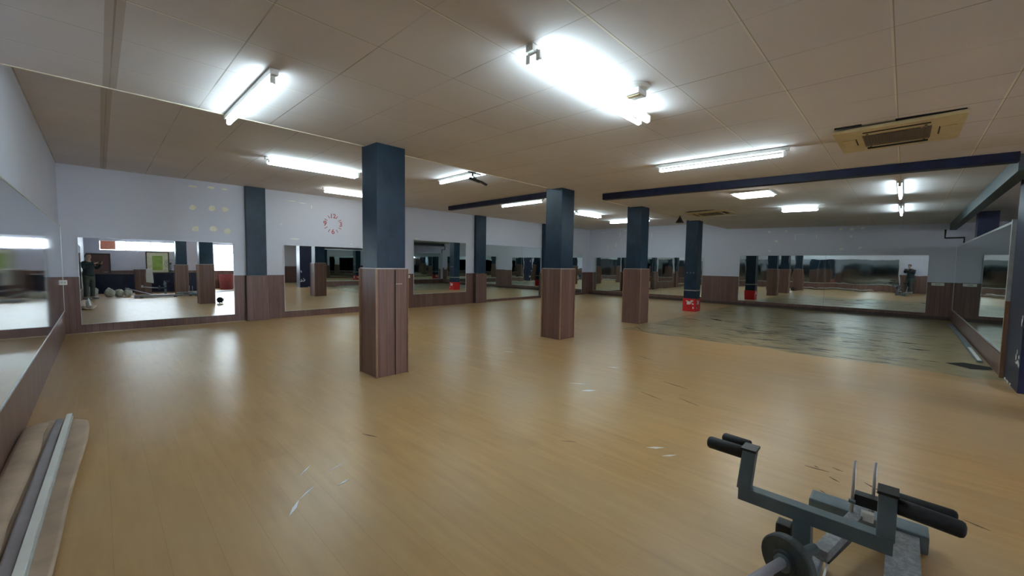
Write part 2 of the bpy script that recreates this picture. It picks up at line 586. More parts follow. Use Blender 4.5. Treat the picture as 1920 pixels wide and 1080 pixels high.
# ---- free-standing columns
def column(x, y, label, wood=True, top=2.92, s=.2, cl=.225, hc=1.36):
    t = thing('column', label, 'column', (x, y, 0), 'square columns' if wood else None)
    MB().box(x - s, x + s, y - s, y + s, hc if wood else .40, top, .006).go('shaft', M['navy'], t)
    if wood:
        MB().box(x - cl, x + cl, y - cl, y + cl, 0, hc, .003).go('cladding', M['wood'], t)
        mb = MB()
        e = cl + .006
        for sx in (-1, 1):
            for sy in (-1, 1):
                mb.box(x + sx * e - .012, x + sx * e + .006 * (1 - sx) + (0.0 if sx > 0 else 0), y + sy * e - .009, y + sy * e + .009, 0, hc)
        mb.go('corner_strip', M['wood_edge'], t)
        MB().box(x - e, x + e, y - e, y + e, hc, hc + .012).go('cap_trim', M['trim'], t)
    return t
CX = (2.585, 6.35, 9.50, 13.42)
CY = 4.86
cols = [column(CX[0], CY - .01, 'nearest navy square column with brown wood lower half', s=.195, cl=.215),
        column(CX[1], CY + .04, 'second navy column with wood base, in the middle of the room', s=.195, cl=.225),
        column(CX[2], CY, 'third navy column with wood base, beside the stained floor', s=.195, cl=.225)]
t = cols[0]
MB().box(2.615, 2.625, 4.626, 4.632, 0, 1.35).go('panel_gap', M['void'], t)
MB().box(2.63, 2.72, 4.626, 4.631, 1.168, 1.172).go('scratch', M['scuff'], t)
c4 = column(CX[3], CY + .05, 'fourth navy column wrapped in red film at its foot', wood=False, top=2.92, s=.19)
MB().box(CX[3] - .205, CX[3] + .205, CY - .155, CY + .255, 0, .41, .01).go('red_wrap', M['red'], c4)
mb = MB()
for dy, zz, ww, hh in ((.02, .27, .05, .10), (-.06, .30, .015, .12), (-.12, .24, .02, .05), (-.13, .12, .02, .06), (.07, .33, .03, .03), (-.10, .34, .03, .04)):
    mb.box(CX[3] - .2085, CX[3] - .205, CY + .05 + dy - ww, CY + .05 + dy + ww, zz - hh / 2, zz + hh / 2)
    mb.box(CX[3] + dy * .8 - ww * .7, CX[3] + dy * .8 + ww * .7, CY - .1585, CY - .155, zz - hh / 2, zz + hh / 2)
mb.go('white_tear', M['scuff'], c4)
MB().box(CX[3] - .197, CX[3] + .197, CY - .147, CY + .247, .66, .69).go('tape_band', M['trim'], c4)
for q in range(3):
    MB().lathe([(.012, 0), (.012, .006)], (CX[3] - .19, CY - .05 + q * .1, 1.24), (-1, 0, 0), 8).go('screw', M['white'], c4)
c5 = column(2.585, -1.15, 'navy column with wood base behind the photographer', s=.195, cl=.215, top=2.768)
column(6.35, -1.60, 'navy column with wood base right of the photographer, behind the pier line', s=.195, cl=.225, top=2.768)
for c in cols + [c4, c5, bpy.data.objects['column.005']]:
    adopt(c)
# columns standing behind the partition and the pier at its end
t = thing('column', 'dark navy column rising behind the mirrored partition', 'column', (13.3, -1.21, 0))
MB().box(13.1, 13.45, -1.36, -1.065, 0, 2.70).go('shaft', M['navy_dark'], t); adopt(t)
pier = thing('pier', 'navy pier with white paint chips at the right edge', 'pier', (8.1, -1.3, 0))
MB().box(7.55, 8.465, -1.55, YR - .01, 0, 2.70, .006).go('shaft', M['navy_dark'], pier)
mb = MB()
def blob(mb, cx, cy, cz_, rx, rz, n=10, th=.004, ax=1, jit=.3):
    pts = []
    for k in range(n):
        a = 2 * PI * k / n
        q = 1 + random.uniform(-jit, jit)
        if ax == 1:
            pts.append((cx + rx * q * math.cos(a), cy, cz_ + rz * q * math.sin(a)))
        elif ax == 0:
            pts.append((cx, cy + rx * q * math.cos(a), cz_ + rz * q * math.sin(a)))
        else:
            pts.append((cx + rx * q * math.cos(a), cy + rz * q * math.sin(a), cz_))
    mb.poly(pts, th, ((0, 1, 0), (1, 0, 0))[0] if ax == 1 else ((1, 0, 0) if ax == 0 else (0, 0, 1)))
for a, b, c, d_ in ((7.62, .42, .03, .025), (7.66, .36, .05, .02), (7.60, .33, .04, .03), (7.73, .47, .02, .03), (7.78, .40, .03, .035), (7.72, .34, .06, .016), (7.63, .84, .015, .04), (7.60, .88, .02, .04),
                    (8.36, .02, .07, .018), (8.18, .015, .09, .013), (8.0, .02, .05, .015)):
    mb = MB()
    blob(mb, a, YR - .012, b, c, d_)
    mb.go('paint_chip', M['scuff'], pier)
adopt(pier)

# ---- beams
def beam(label, a, mat):
    o = MB().box(*a, .004).go('ceiling_beam', mat)
    return tag(o, label, 'beam')
beam('dark navy beam under the raised ceiling, ending by the clock wall', (7.48, 7.62, 4.97, 10.05, 3.045, 3.168), M['navy_beam'])
mb = MB()
mb.poly([(7.15, 4.45, 2.888), (7.15, 4.45, 2.765), (7.15, -.85, 2.665), (7.15, -.85, 2.772)], .14, (1, 0, 0))
tag(mb.go('ceiling_beam', M['navy_beam']), 'long navy beam crossing the low ceiling towards the right', 'beam')
beam('blue-grey beam running along the top of the mirrored partition', (7.30, 16.95, -.99, -.86, 2.58, 2.772), M['beam_grey'])
tag(MB().tube([(XB - .03, -.78, 2.60), (XB - .03, -.78, 2.36), (XB - .03, -1.15, 2.36), (XB - .03, -1.15, 2.12)], .022, 8).go('pipe', M['black']),
    'thin black pipe bent down beside the end wall corner', 'pipe')

# ============================================================ CEILING LIGHTS
def batten(label, a, b, zc, tubes=(0,), off=.05, mat='tube', group='fluorescent tube lights', r=.018, tail=.05, single_side=0, wide=False):
    a, b = Vector((a[0], a[1], 0)), Vector((b[0], b[1], 0))
    mid = (a + b) / 2
    L = (b - a).length
    d = (b - a).normalized()
    s = Vector((-d.y, d.x, 0))
    z0 = zc(mid.y) if callable(zc) else zc
    t = thing('tube_light', label, 'ceiling light', (mid.x, mid.y, z0), group)
    slope = .0217 * d.y if callable(zc) else 0
    dz = Vector((0, 0, slope))
    hh = .042
    A = -d * (L / 2 + tail) - dz * (L / 2)
    B = d * (L / 2 + tail) + dz * (L / 2)
    MB().bar(A - Vector((0, 0, hh / 2 + .004)), B - Vector((0, 0, hh / 2 + .004)), .058, hh).go('batten', M['white'], t)
    bt = t.children[0]
    for q in tubes:
        o = s * q * off
        zz = Vector((0, 0, -.088))
        if wide:
            MB().bar(-d * L / 2 + Vector((0, 0, -.075)), d * L / 2 + Vector((0, 0, -.075)), .13, .06, bev=.015).go('diffuser', M['tube_dim'], t)
        else:
            MB().tube([-d * (L / 2 - .01) - dz * L / 2 + o + zz, d * (L / 2 - .01) + dz * L / 2 + o + zz], r, 12).go('tube', M[mat], t)
        for e in (-1, 1):
            c = d * e * (L / 2 + .004) + dz * e * L / 2 + o
            mbb = MB()
            mbb.bar(c + Vector((0, 0, -.040)) , c + Vector((0, 0, -.098)), .034, .022, upv=tuple(d))
            if q:
                mbb.bar(c * 1.0 + Vector((0, 0, -.045)), c - o + Vector((0, 0, -.045)), .024, .026)
            mbb.go('lamp_holder', M['white'], bt)
    return t
batten('single fluorescent tube fitting above the left side, nearest the left wall', (.95, 3.46), (.95, 4.92), cz, (0,))
batten('twin tube fitting nearest the camera, beside the square detector', (1.98, 1.76), (3.48, 1.76), cz, (-1, 1), .042)
batten('single tube fitting right of the twin tube, before the long navy beam', (5.47, 1.05), (5.47, 2.50), cz, (0,))
batten('bright double tube fitting on the raised ceiling left of the nearest column', (2.03, 7.72), (3.55, 7.72), ZU, (-1, 1), .055)
batten('pale diffuser light partly behind the nearest column, close to the clock wall', (3.76, 9.84), (5.26, 9.84), ZU, (0,), wide=True)
batten('tube light with black bracket hung over it, between the two nearest columns', (4.97, 5.55), (4.97, 6.95), ZU, (0,))
batten('tube light under the raised ceiling, just beyond the short navy beam', (8.17, 6.9), (8.17, 8.4), ZU, (0,))
batten('bright tube light right of the second column on the raised ceiling', (10.75, 7.62), (12.1, 7.62), ZU, (-1, 1), .05)
batten('bright tube light crossing behind the third column', (14.0, 6.75), (14.0, 8.3), ZU, (-1, 1), .05)
batten('tube fitting seen end on, nearer of the pair by the right partition', (8.5, .12), (10.0, .12), cz, (0,))
batten('tube fitting seen end on, farther of the pair by the right partition', (11.6, .12), (13.1, .12), cz, (0,))
batten('glowing tube light above the stained floor', (11.1, 1.45), (11.1, 2.1), cz, (-1, 1), .05)

t = thing('light_panel', 'square glowing panel light just beyond the long navy beam', 'ceiling light', (8.6, 2.1, cz(2.1)))
MB().box(-.32, .32, -.32, .32, -.030, -.004, .004).go('frame', M['white'], t)
MB().box(-.28, .28, -.28, .28, -.055, -.031, .01).go('diffuser', M['panel'], t)

# ---- cassette air conditioners
def cassette(x, y, label, rot=0.0, s=.48):
    z = cz(y)
    t = thing('air_conditioner', label, 'air conditioner', (x, y, z), 'cassette air conditioners')
    sx, sy = .445, .50
    MB().box(-sx, sx, -sy, sy, -.035, -.004, .008).go('panel', M['cream'], t)
    pn = t.children[0]
    g = MB()
    for k in range(34):
        xx = -.23 + k * .46 / 33
        g.box(xx - .004, xx + .004, -.245, .245, -.046, -.0355)
    MB().box(-.24, .24, -.255, .255, -.038, -.0352).go('grille_backing', M['grille'], t)
    g.go('grille', M['grille'], t)
    for sg in (-1, 1):
        MB().box(-.23, .23, sg * .40 - .012, sg * .335 + .012, -.037, -.0352).go('air_slot', M['void'], t)
        MB().box(sg * .35 - .05, sg * .35 + .05, -.15, .15, -.043, -.0352, .004).go('side_flap', M['cream'], t)
        MB().box(sg * .35 - sg * .058 - .004, sg * .35 - sg * .058 + .004, -.15, .15, -.0375, -.0352).go('air_slot', M['void'], t)
    for sxx in (-1, 1):
        for syy in (-1, 1):
            MB().lathe([(.010, -.041), (.010, -.0352)], (sxx * .20, syy * .30, 0), (0, 0, 1), 8).go('screw', M['black'], pn)
    t.rotation_euler = (-.0217, 0, rot)
    return t
def cassette2(x, y, label):
    return cassette(x, y, label)
ac = cassette(5.55, .13, 'yellowed square cassette air conditioner set in the low ceiling at right', PI / 2)
# the ceiling tiles have shrunk from it: black gaps
mb = MB()
mb.box(-.52, -.26, .505, .525, -.0155, -.012)
g = thing('ceiling_gap', 'narrow black gaps beside the yellowed air conditioner', 'ceiling gap', (0, 0, 0))
for a in ((5.025, 5.042, .36, .56), (5.025, 5.045, -.30, .13)):
    z = cz((a[2] + a[3]) / 2)
    MB().box(a[0], a[1], a[2], a[3], z - .012, z + .01).go('gap', M['void'], g)
ac2 = cassette(11.35, 3.75, 'far cassette air conditioner above the fourth column, one flap hanging open', 0)
MB().bar((.50, -.46, -.06), (.58, .10, -.035), .12, .012).go('open_flap', M['white'], ac2)
MB().box(-.58, -.53, -.3, .4, -.012, -.002).go('air_slot', M['void'], ac2)

# ---- small ceiling things
t = thing('ceiling_detector', 'white square detector on a round base beside the twin tube light', 'detector', (2.93, 1.56, cz(1.56)))
MB().lathe([(.105, -.003), (.105, -.018), (.09, -.028)], (0, 0, 0), (0, 0, 1), 28).go('base', M['white'], t)
MB().box(-.055, .075, -.06, .06, -.075, -.029, .012).go('housing', M['white'], t)
MB().box(-.035, .0, -.05, .05, -.083, -.076, .003).go('lens_cover', M['cream'], t)

t = thing('wall_bracket', 'black folding bracket hung below the ceiling over a tube light', 'bracket', (4.84, 5.72, ZU))
MB().box(-.07, .07, -.10, .10, -.012, -.002).go('ceiling_plate', M['black'], t)
MB().bar((0, 0, -.012), (0, 0, -.17), .03, .03).bar((-.07, -.05, -.12), (.07, .05, -.12), .02, .05).bar((-.06, .05, -.05), (.06, -.06, -.10), .02, .02).go('arm', M['black'], t)
MB().bar((-.08, 0, -.17), (.02, -.09, -.23), .06, .035).bar((.02, -.09, -.22), (.10, -.12, -.27), .03, .03).go('clamp', M['black'], t)
t.scale = (1.5, 1.5, 1.1)

t = thing('ceiling_speaker', 'small black pyramid-shaped speaker hanging left of the fourth column', 'speaker', (11.75, 4.72, cz(4.72)))
MB().tube([(0, 0, -.003), (0, 0, -.05)], .02, 8).go('stem', M['black'], t)
MB().lathe([(.035, -.05), (.05, -.08), (.12, -.19), (.12, -.2)], (0, 0, 0), (0, 0, 1), 4).go('cone', M['black'], t)

# ============================================================ WALL DETAILS
# clock made of stick-on numerals
ck = thing('wall_clock', 'wall clock of red stick-on numerals 12, 3, 6, 9 and strokes', 'clock', (4.475, YA - .001, 2.455))
def text_mesh(txt, size, name):
    cu = bpy.data.curves.new(name, 'FONT')
    cu.body = txt
    cu.size = size
    cu.align_x = 'CENTER'
    cu.align_y = 'CENTER'
    cu.extrude = .002
    cu.offset = .003
    tmp = bpy.data.objects.new('tmp', cu)
    COL.objects.link(tmp)
    bpy.context.view_layer.update()
    me = bpy.data.meshes.new_from_object(tmp.evaluated_get(bpy.context.evaluated_depsgraph_get()))
    bpy.data.objects.remove(tmp)
    bpy.data.curves.remove(cu)
    return me
for k, (txt, ang) in enumerate((('12', 90), ('3', 0), ('6', -90), ('9', 180))):
    me = text_mesh(txt, .18 if txt != '12' else .165, 'numeral')
    me.materials.clear(); me.materials.append(M['redink'])
    o = bpy.data.objects.new('numeral', me)
    link(o, ck)
    a = math.radians(ang)
    o.location = (.21 * math.cos(a), -.004, .21 * math.sin(a))
    o.rotation_euler = (PI / 2, 0, 0)
for k in range(12):
    if k % 3 == 0:
        continue
    a = 2 * PI * k / 12
    p0 = Vector((.17 * math.cos(a), -.004, .17 * math.sin(a)))
    p1 = Vector((.255 * math.cos(a), -.004, .255 * math.sin(a)))
    MB().bar(p0, p1, .016, .004, upv=(0, 1, 0), bev=0).go('hour_stroke', M['redink'], ck)

wn_ = bpy.data.objects['wall_north']
we_ = bpy.data.objects['wall_east']
for i, (x, z) in enumerate(((1.47, 3.03), (1.79, 3.05), (2.05, 3.05), (1.47, 2.58), (1.81, 2.6), (2.05, 2.6), (1.5, 2.11), (1.81, 2.13), (2.08, 2.11))):
    q = (.35, .45, .45)[i % 3] if i < 3 else 1
    mb = MB(); blob(mb, x, YA - .004, z, .07, .062 * q, 7, .004, 1, .25)
    mb.go('filler_patch', M['patch'], wn_)
for x, z, rx, rz in ((3.43, 2.95, .12, .012), (3.72, 2.93, .09, .012), (3.93, 2.86, .015, .05), (5.36, 2.85, .06, .12), (3.51, 2.0, .10, .02), (4.98, 1.93, .02, .02), (3.2, 2.35, .02, .02), (7.1, 2.2, .1, .02)):
    mb = MB(); blob(mb, x, YA - .004, z, rx, rz, 9, .004, 1, .2)
    mb.go('filler_patch', M['patch2'], wn_)
for y, z in ((3.58, 2.73), (3.06, 2.74), (3.34, 2.39), (3.55, 2.05), (1.56, 2.73), (1.28, 2.72), (1.02, 2.73), (1.3, 2.49), (1.52, 2.08), (1.06, 2.11)):
    mb = MB(); blob(mb, XB - .004, y, z, .05, .04, 7, .004, 0, .3)
    mb.go('filler_patch', M['patch2'], we_)
for y, z, ry, rz in ((10.5, 3.0, .12, .02), (10.18, 2.3, .02, .10), (9.56, 2.9, .02, .14), (9.49, 2.62, .05, .03), (9.76, 2.38, .04, .10), (9.07, 2.3, .06, .04), (8.02, 2.81, .02, .14), (8.19, 2.5, .03, .16), (8.35, 2.15, .05, .10), (9.3, 3.05, .12, .02)):
    mb = MB(); blob(mb, XB - .004, y, z, ry, rz, 8, .004, 0, .3)
    mb.go('filler_patch', M['patch2'], we_)
mb = MB()
for a in ((2.78, 2.80, 2.42, 2.60), (2.50, 2.80, 2.60, 2.615), (2.18, 2.20, 2.44, 2.58)):
    mb.box(XB - .004, XB, a[0], a[1], a[2], a[3])
mb.go('filler_patch', M['patch2'], we_)

def socket(label, loc, axis, w_=.12, h_=.08):
    t = thing('wall_socket', label, 'socket', loc)
    if axis == 'y':
        MB().box(-w_ / 2, w_ / 2, -.012, 0, -h_ / 2, h_ / 2, .003).go('plate', M['white'], t)
        MB().box(-w_ / 5, w_ / 5, -.015, -.0125, -h_ / 5, h_ / 5).go('insert', M['trim'], t)
    else:
        MB().box(-.012, 0, -w_ / 2, w_ / 2, -h_ / 2, h_ / 2, .003).go('plate', M['white'], t)
        MB().box(-.015, -.0125, -w_ / 5, w_ / 5, -h_ / 5, h_ / 5).go('insert', M['trim'], t)
    return t
socket('small white socket on the wood panelling just right of the nearest column', (6.79, YA - WT - .001, 1.0), 'y', .10, .09)
socket('small white switch near the left corner, low on the clock wall', (-.46, YA - WT - .001, .98), 'y', .06, .09)
socket('white double socket on the end wall panelling in the right corner', (XB - WT - .001, -.71, 1.03), 'x', .26, .08)

# ============================================================ FLOOR DETAILS
def floor_patch(name, pts, mat, parent=fl, th=.0015):
    mb = MB()
    mb.poly([(x, y, .0005) for x, y in pts], th, (0, 0, 1))
    return mb.go(name, mat, parent)
def streak(a, b, w_, mat, name):
    a, b = Vector(a), Vector(b)
    d = (b - a).normalized()
    n = Vector((-d.y, d.x))
    c = (a + b) / 2
    floor_patch(name, [a, c + n * w_ * .7, b, c - n * w_], mat)
for a, b, w_ in (((.70, 2.42), (.80, 2.56), .014), ((.80, 2.56), (.93, 2.66), .008), ((1.02, 2.75), (1.23, 2.85), .003), ((1.03, 2.55), (1.12, 2.58), .012), ((.9, 2.85), (1.0, 2.95), .006),
                 ((3.95, 2.9), (4.10, 2.66), .012), ((3.82, 2.60), (3.97, 2.48), .035), ((5.02, 2.95), (5.1, 2.8), .02), ((4.6, 4.66), (4.72, 4.5), .012), ((3.0, 1.4), (3.1, 1.3), .018), ((2.95, 1.25), (3.05, 1.18), .012)):
    streak(a, b, w_, M['scuff'], 'scuff_mark')
for px in (((3.57, .45), (3.58, .31), .008), ((3.50, .30), (3.46, .24), .007), ((3.68, .30), (3.66, .24), .006), ((3.62, .40), (3.60, .37), .006), ((3.58, .12), (3.50, .02), .010), ((3.50, .08), (3.44, .0), .008),
           ((3.42, -.02), (3.40, -.08), .006), ((3.30, .12), (3.24, .04), .010), ((3.40, -.20), (3.36, -.28), .008), ((3.46, -.32), (3.42, -.42), .009), ((3.24, .32), (3.22, .29), .005), ((2.6, 1.95), (2.68, 1.85), .004),
           ((4.9, 2.1), (4.8, 1.75), .010), ((4.3, 2.1), (4.2, 1.8), .006), ((4.4, 1.7), (4.3, 1.45), .006), ((6.0, 3.0), (5.9, 2.7), .008), ((1.5, 3.2), (1.56, 3.05), .008), ((8.9, 4.55), (8.3, 4.0), .02), ((8.4, 4.4), (8.25, 3.6), .018)):
    streak(px[0], px[1], px[2], M['darkmark'], 'gouge')
floor_patch('hole', [(9.17, -.53), (9.42, -.74), (9.30, -1.0), (9.05, -1.0), (8.90, -.77)], M['void'])
floor_patch('hole', [(11.75, 3.78), (11.62, 3.60), (11.60, 3.44), (11.72, 3.48), (11.82, 3.62)], M['void'])
floor_patch('hole', [(12.3, 1.9), (12.2, 1.7), (12.15, 1.5), (12.28, 1.66)], M['void'])
floor_patch('hole', [(13.4, 1.75), (13.3, 1.6), (13.28, 1.35), (13.42, 1.5)], M['void'])
for i in range(75):
    x = random.gauss(11.0, 1.5) if i % 4 else random.uniform(8.5, 14.5)
    y = random.gauss(1.2, .8) if i % 4 else random.uniform(-.5, 4.0)
    x = max(x, 8.4); y = max(y, -.6)
    x = 8.4 + .19 * round((x - 8.4) / .19)
    L = random.uniform(.12, .55)
    streak((x, y), (x + random.uniform(-.05, .05), y + L), random.uniform(.018, .045), M['darkmark'] if i % 3 else M['void'], 'gouge')
# loose strip lying along the partition
t = thing('plastic_strip', 'pale plastic strip lying on the floor along the right partition', 'strip', (12.5, -.93, 0))
MB().bar((-2.9, .01, .02), (3.2, -.01, .02), .07, .03).go('channel', M['bluegrey'], t)
MB().bar((-2.9, .01, .0375), (-1.4, .006, .0375), .045, .004).go('cover', M['white'], t)
# black thing leaning by the nearest column
t = thing('power_adapter', 'black plastic gadget with lugs lying behind the nearest column', 'gadget', (2.90, 4.93, 0))
MB().lathe([(.02, -.03), (.09, -.03), (.10, -.01), (.10, .02), (.08, .035), (.02, .035)], (.04, .10, .115), (-.5, .86, 0), 20).go('body', M['black'], t)
for a in (10, 340, 300, 262, 230):
    r_ = math.radians(a)
    c = Vector(((.04 + .105 * math.cos(r_) * .86), .10 + .105 * math.cos(r_) * .5, .115 + .105 * math.sin(r_)))
    MB().box(c.x - .018, c.x + .018, c.y - .018, c.y + .018, max(c.z - .02, .001), c.z + .02, .004).go('lug', M['black'], t)

# ============================================================ CARDBOARD AND STRIP, LOWER LEFT
def sheet(pts_l, pts_r, n=14, th=.004, zf=None):
    bm = bmesh.new()
    rows = []
    for (a, b) in zip(pts_l, pts_r):
        a, b = Vector(a), Vector(b)
        row = []
        for k in range(n + 1):
            f = k / n
            p = a.lerp(b, f)
            p.z += zf(p.x, p.y, f) if zf else 0
            row.append(bm.verts.new(p))
        rows.append(row)
    fs = []
    for i in range(len(rows) - 1):
        for k in range(n):
            fs.append(bm.faces.new((rows[i][k], rows[i][k + 1], rows[i + 1][k + 1], rows[i + 1][k])))
    bmesh.ops.recalc_face_normals(bm, faces=bm.faces)
    r = bmesh.ops.extrude_face_region(bm, geom=fs)
    for v in [e for e in r['geom'] if isinstance(e, bmesh.types.BMVert)]:
        v.co.z += th
    return bm
cb = thing('cardboard_packaging', 'long flattened cardboard packaging lying along the left wall', 'cardboard', (-.3, 3.6, 0))
ys = [1.2, 1.8, 2.4, 2.9, 3.3, 3.7, 4.1, 4.4, 4.65, 4.85, 5.0, 5.12, 5.2]
rights = [(-.235, .02), (-.225, .02), (-.205, .02), (-.185, .02), (-.17, .02), (-.155, .025), (-.13, .03), (-.105, .05), (-.10, .07), (-.11, .07), (-.13, .05), (-.16, .03), (-.19, .02)]
lefts = [(-.485, .05)] * 5 + [(-.485, .05), (-.48, .05), (-.475, .06), (-.465, .06), (-.455, .05), (-.43, .04), (-.40, .03), (-.36, .02)]
bm = sheet([(l[0], y, l[1]) for l, y in zip(lefts, ys)], [(r_[0], y, r_[1]) for r_, y in zip(rights, ys)], 16, .004,
           lambda x, y, f: .012 * math.sin(f * 9 + y * 1.3) * (1 - f * .5) + .010 * math.sin(y * 5 + f * 4) + .004)
o = mesh_obj('flattened_sheet', bm, M['card'], cb, True)
ys2 = [2.0, 2.6, 3.2, 3.8, 4.3, 4.7, 5.0]
bm = sheet([(-.492 + .004 * i, y, .095 - .004 * i) for i, y in enumerate(ys2)], [(-.375 + .008 * i + .010 * math.sin(i * 2.1), y, .085) for i, y in enumerate(ys2)], 6, .004,
           lambda x, y, f: .018 * math.sin(f * 3.1) + .008 * math.sin(y * 6))
mesh_obj('folded_flap', bm, M['card'], cb, True)
bm = sheet([(-.372, 1.4, .088), (-.345, 3.2, .088), (-.315, 4.6, .085), (-.30, 5.1, .07)], [(-.315, 1.4, .088), (-.29, 3.2, .088), (-.265, 4.6, .085), (-.255, 5.1, .07)], 4, .004)
mesh_obj('grey_stripe', bm, M['card_stripe'], cb, True)  # thin purple-grey stripe on the cardboard, left of the white strip
adopt(cb)
t = thing('metal_strip', 'long white metal strip lying on the cardboard by the left wall', 'strip', (-.27, 3.5, 0))
mb = MB()
mb.bar((-.315, 1.3, .115), (-.222, 5.05, .105), .034, .024)
mb.go('profile', M['white'], t)
MB().bar((-.292, 1.3, .104), (-.203, 5.02, .094), .010, .012).go('lip', M['alu'], t)
adopt(t)

# ============================================================ GYM MACHINE, LOWER RIGHT
gm = thing('exercise_machine', 'grey steel exercise machine with black foam grips, lying near the camera', 'exercise machine', (2.0, .15, 0))
BX, BZ = 1.885, .505
# crank-shaped handle bar
mb = MB()
mb.bar((BX, .457, BZ - .01), (BX, -.022, BZ - .01), .052, .056)
mb.go('handle_bar', M['steel'], gm)
MB().bar((BX, .440, BZ + .005), (BX + .02, .428, BZ + .175), .046, .05, upv=(0, 1, 0)).go('upright', M['steel'], gm)
MB().bar((BX, -.001, BZ + .005), (BX + .02, .0, BZ + .165), .046, .05, upv=(0, 1, 0)).go('upright', M['steel'], gm)
MB().box(BX - .018, BX + .055, .40, .456, BZ + .174, BZ + .184).go('end_cap', M['black'], gm)
MB().box(BX - .018, BX + .055, -.028, .028, BZ + .164, BZ + .174).go('end_cap', M['black'], gm)
def grip(a, b, r):
    a, b = Vector(a), Vector(b)
    d = (b - a).normalized()
    pts = [a, a + d * .004, b - d * .012, b - d * .004, b]
    return MB().tube(pts, r, 16, True, [r * .9, r, r, r * .85, r * .5]).go('foam_grip', M['rubber'], gm, True)
grip((BX + .02, .455, BZ + .15), (BX + .025, .60, BZ + .15), .026)
grip((BX + .09, .445, BZ + .16), (BX + .10, .56, BZ + .16), .022)
grip((BX + .02, -.025, BZ + .125), (BX + .015, -.185, BZ + .115), .027)
grip((BX + .08, -.025, BZ + .125), (BX + .07, -.17, BZ + .125), .023)
# post and weight disc
MB().bar((BX + .015, .235, BZ - .04), (BX + .015, .225, .14), .058, .07, upv=(1, 0, 0)).go('post', M['steel'], gm)
MB().box(BX - .01, BX + .05, .27, .32, .36, .42, .005).go('latch', M['black'], gm)
dc = Vector((1.70, .248, .392))
ax = Vector((-.93, .37, -.02)).normalized()
MB().lathe([(.02, -.02), (.086, -.02), (.090, -.014), (.090, .010), (.085, .016), (.042, .014), (.038, .022), (.02, .022)], dc, ax, 40).go('weight_disc', M['iron'], gm, False)
MB().lathe([(.030, .018), (.030, .032), (.02, .034)], dc, ax, 20).go('collar', M['steel'], gm)
MB().tube([dc - ax * .16, dc - ax * .015], .018, 14).go('axle', M['steel'], gm, True)
MB().tube([dc + ax * .02 + Vector((0, 0, .006)), (1.45, .315, .415), (1.2, .37, .46)], .0165, 16).go('chrome_bar', M['chrome'], gm, True)
# floor frame
MB().box(.95, 2.86, -.125, -.004, .035, .10, .006).go('rail', M['steel_worn'], gm)
MB().box(.95, 2.40, .205, .31, .035, .10, .006).go('rail', M['steel_worn'], gm)
MB().box(2.84, 2.97, -.16, .33, .02, .115, .012).go('cross_member', M['steel'], gm)
MB().box(.93, 1.05, -.16, .33, .02, .034, .004).go('cross_member', M['steel'], gm)
for x in (1.1, 2.7):
    MB().box(x, x + .10, -.12, -.01, 0, .034).go('foot', M['black'], gm)
for x in (1.1, 2.15):
    MB().box(x, x + .10, .215, .30, 0, .034).go('foot', M['black'], gm)
MB().box(2.86, 2.95, .26, .32, 0, .02).go('foot', M['black'], gm)
MB().bar((2.22, .205, .165), (2.80, .085, .175), .055, .05).go('seat_frame', M['steel_worn'], gm)
MB().bar((2.25, .198, .135), (2.62, .12, .125), .05, .03).bar((2.24, .20, .06), (2.24, .20, .12), .05, .05).go('joint_block', M['black'], gm)
MB().box(2.06, 2.47, .178, .186, .10, .115).go('edge_guard', M['white'], gm)
MB().box(2.68, 2.74, .0, .125, .235, .29, .004).go('bracket', M['black'], gm)
MB().bar((2.72, .06, .11), (2.72, .06, .235), .10, .05).go('bracket_stem', M['steel'], gm)
MB().bar((2.67, .045, .20), (2.67, .095, .20), .03, .045).go('clamp', M['white'], gm)
MB().tube([(2.67, .131, .20), (2.69, .131, .46)], .0075, 10).go('rod', M['trim'], gm, True)
MB().tube([(2.80, .055, .16), (2.80, .055, .44)], .0075, 10).go('rod', M['trim'], gm, True)
MB().tube([(2.665, .145, .255), (2.665, .118, .255)], .010, 8).go('bolt', M['steel'], gm)
# long lever tubes of the machine, seen in the mirror
MB().tube([(1.45, -.17, .12), (.70, -.20, .40)], .022, 10).go('lever', M['chrome'], gm, True)
MB().bar((.80, -.20, .10), (.80, -.20, .42), .05, .05).go('lever_post', M['steel'], gm)
adopt(gm)

# ============================================================ BEHIND THE CAMERA (seen in the mirrors)
t = thing('counter', 'low dark navy counter along the back, seen in the left mirror', 'counter', (.6, -4.6, 0))
MB().box(-.45, 1.15, -4.95, -4.45, 0, .90, .01).go('body', M['navy_dark'], t)
MB().box(-.47, 1.17, -4.97, -4.42, .90, .93, .005).go('worktop', M['black'], t)
adopt(t)
t = thing('counter', 'dark navy counter left of the rear column, seen in the left mirror', 'counter', (2.3, -4.6, 0))
MB().box(1.75, 4.1, -4.95, -4.45, 0, .95, .01).go('body', M['navy_dark'], t)
MB().box(1.73, 4.12, -4.97, -4.42, .95, .98, .005).go('worktop', M['black'], t)
adopt(t)
t = thing('reception_desk', 'wooden box desk with white paper draped over it, seen in the left mirror', 'desk', (1.4, -3.3, 0))
MB().box(1.12, 1.68, -3.6, -3.0, 0, 1.12, .006).go('body', M['wood'], t)
MB().box(1.10, 1.70, -3.62, -2.98, 1.121, 1.15, .004).go('top', M['wood_dark'], t)
MB().box(1.33, 1.39, -2.998, -2.985, .30, .40).go('socket_plate', M['white'], t)
adopt(t)
bm = sheet([(1.50, -2.97, .55), (1.50, -2.965, .85), (1.52, -2.96, 1.16), (1.54, -3.2, 1.165)], [(1.76, -2.95, .50), (1.75, -2.955, .85), (1.72, -2.96, 1.16), (1.72, -3.2, 1.165)], 6, .003)
tag(mesh_obj('paper_sheet', bm, M['white']), 'white paper sheet hanging over the edge of the wooden desk', 'paper')
t = thing('picture_frame', 'green picture in a dark wooden frame on the back wall', 'picture', (2.2, YB + .03, 1.5))
